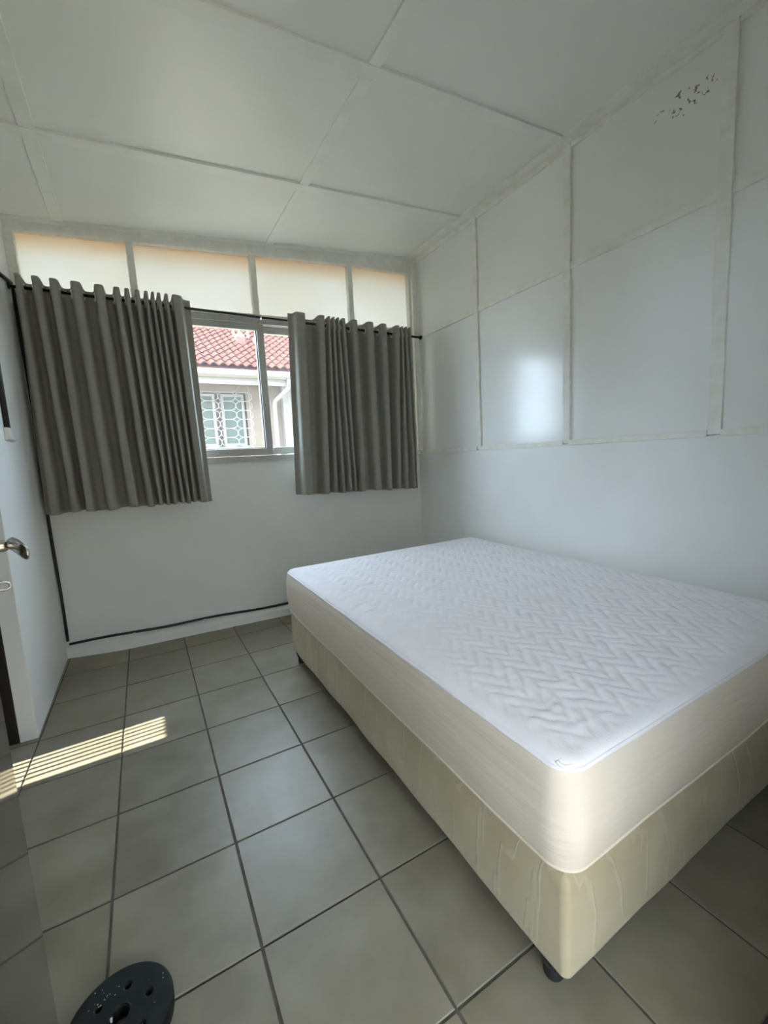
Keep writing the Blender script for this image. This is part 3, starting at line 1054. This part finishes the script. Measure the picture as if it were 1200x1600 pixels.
gt.grid([[(x, y, z) for y, z in gp] for x in (-6, 9)], wrap=True)
gutter = pw(gt.build('gutter', M['extwhite']), house)
for x in (1.76, 2.52, 2.63):
    j = MB().grid([[(xx, y - .006 if y < F - .45 else y, z + (.004 if z > 2.95 else -.004)) for y, z in gp] for xx in (x - .012, x + .012)], wrap=True).build('gutter_joint', M['extwhite'])
    pw(j, house)
dpx = 2.70
pw(MB().tube([(dpx, F - 0.50, 2.90), (dpx, F - 0.49, 2.78), (dpx - .03, F - 0.45, 2.70), (2.47, F - 0.20, 2.50), (2.455, F - 0.16, 2.40), (2.455, F - 0.16, 1.2), (2.455, F - 0.16, -0.1)], 0.045, 14).build('downpipe', M['extwhite'], smooth=True), house)
# casement windows of the neighbour
for k, (a, b) in enumerate(((0.34, 0.78), (0.84, 1.29), (1.40, 1.86))):
    fm = MB()
    w_ = 0.055
    fm.box(a, b, F - 0.02, F + 0.05, wz0 + .02, wz0 + .02 + w_)
    fm.box(a, b, F - 0.02, F + 0.05, wz1 - .02 - w_, wz1 - .02)
    fm.box(a, a + w_, F - 0.02, F + 0.05, wz0 + .02 + w_, wz1 - .02 - w_)
    fm.box(b - w_, b, F - 0.02, F + 0.05, wz0 + .02 + w_, wz1 - .02 - w_)
    wn = pw(fm.build('window', M['extwhite'], bevel=0.004), house)
    g = box('pane', M['extglass'], (a + w_, b - w_, F + 0.01, F + 0.02, wz0 + .07, wz1 - .07))
    g.parent = wn
    g.matrix_parent_inverse = (house.matrix_basis @ wn.matrix_parent_inverse).inverted()
pw(box('window_back', M['cream'], (wx0, wx1, F + 0.12, F + 0.16, wz0, wz1)), house)
pw(box('window_ledge', M['extwhite'], (wx0 - .05, wx1 + .05, F - 0.06, F + 0.05, wz0 - .05, wz0)), house)
bars = empty('burglar_bars', (1.4, F - 0.09, wz0))
bars.parent = house
bars.matrix_parent_inverse = house.matrix_basis.inverted()
el = MB().tube([(0.165 * math.copysign(abs(math.cos(t)) ** 0.75, math.cos(t)), 0, 0.0905 * math.copysign(abs(math.sin(t)) ** 0.85, math.sin(t))) for t in np.linspace(0, 2 * math.pi, 28, endpoint=False)], 0.0085, 6, closed=True).mesh('bar_loop', M['extwhite'], True)
for c in range(4):
    for r in range(6):
        o = bpy.data.objects.new('bar_loop', el)
        COL.objects.link(o)
        o.parent = bars
        o.location = (1.84 - c * 0.331 - 1.4 + (0.0), 0, 0.10 + r * 0.182)
for x in (1.955, 0.27):
    o = MB().tube([(x - 1.4, 0, -0.05), (x - 1.4, 0, 1.24)], 0.008, 6).build('upright', M['extwhite'], bars)
o = MB().tube([(-1.1, 0, 1.10), (0.26, 0, 1.10), (0.40, 0, 1.24)], 0.008, 6).build('top_rail', M['extwhite'], bars)
o = MB().tube([(-1.1, 0, 0.0), (0.55, 0, 0.0)], 0.008, 6).build('bottom_rail', M['extwhite'], bars)

# roof: boarding below, every tile in view its own piece
ca, sa = math.cos(SL), math.sin(SL)
RP = lambda x, s, h: (x, EY + s * ca - h * sa, EZ + s * sa + h * ca)
roofp = MB().box(-6, 10, -0.02, 7.0, -0.10, -0.02, RP).build('roof', M['tile_r'])
pw(roofp, house)
PX, PS = 0.168, 0.292


def tile_shape(mb, ox, os_):
    rows = []
    for s, lift in ((-0.02, 0.030), (0.30, 0.004)):
        for hh in ((0.0,) if s > 0 else (-0.022, 0.0)):
            row = []
            for q in range(9):
                t = q / 8
                pr = 0.040 * math.sin(math.pi * min(t / 0.68, 1.0)) if t < 0.68 else -0.010 * math.sin(math.pi * (t - .68) / .32)
                row.append(RP(ox + t * PX * 1.03, os_ + s, lift + pr + hh))
            rows.append(row)
    mb.grid(rows)


tb = MB()
tile_shape(tb, 0, 0)
org = RP(0, 0, 0)
tb.v = [(x - org[0], y - org[1], z - org[2]) for x, y, z in tb.v]
rt_mesh = tb.mesh('roof_tile', M['tile_r'], False)
rest = MB()
CX0, CY0 = -0.2105, -1.1336
for r in range(22):
    s = r * PS
    yy = EY + s * ca
    k = (yy - CY0) / (2.15 - CY0)
    xa, xb_ = CX0 + (0.20 - CX0) * k, CX0 + (0.86 - CX0) * k + 0.1     # span seen through the open gap
    for c in range(-24, 50):
        x = c * PX + 0.02
        if r < 15 and xa - PX < x < xb_:
            o = bpy.data.objects.new('roof_tile', rt_mesh)
            COL.objects.link(o)
            o.parent = roofp
            o.matrix_parent_inverse = (house.matrix_basis @ roofp.matrix_parent_inverse).inverted()
            o.location = RP(x, s, random.uniform(-.003, .003))
        else:
            tile_shape(rest, x, s)
rs = rest.build('roof_tiles_beyond', M['tile_r'])
rs['kind'] = 'stuff'
rs.parent = roofp
rs.matrix_parent_inverse = (house.matrix_basis @ roofp.matrix_parent_inverse).inverted()
# vents on the roof
for x, s in ((2.19, 2.05), (2.60, 2.05)):
    p = RP(x, s, 0)
    v = MB().box(p[0] - .10, p[0] + .10, p[1] - .10, p[1] + .10, p[2] - .15, p[2] + .12).build('roof_vent', M['vent'], bevel=0.01)
    pw(v, house)
    cp = MB()
    cp.v = [(p[0] - .10, p[1] - .10, p[2] + .12), (p[0] + .10, p[1] - .10, p[2] + .12), (p[0] + .10, p[1] + .10, p[2] + .12), (p[0] - .10, p[1] + .10, p[2] + .12), (p[0], p[1], p[2] + .30)]
    cp.f = [(0, 1, 4), (1, 2, 4), (2, 3, 4), (3, 0, 4), (3, 2, 1, 0)]
    c_ = cp.build('cap', M['extwhite'])
    c_.parent = v
    c_.matrix_parent_inverse = (house.matrix_basis @ v.matrix_parent_inverse).inverted()
for x, s in ((2.13, 2.45), (2.47, 2.45)):
    p = RP(x, s, 0)
    pw(MB().tube([(p[0], p[1], p[2] - .05), (p[0], p[1], p[2] + .30), (p[0], p[1], p[2] + .31), (p[0], p[1], p[2] + .36)], [0.028, 0.028, 0.05, 0.05], 12).build('vent_pipe', M['extwhite']), house)
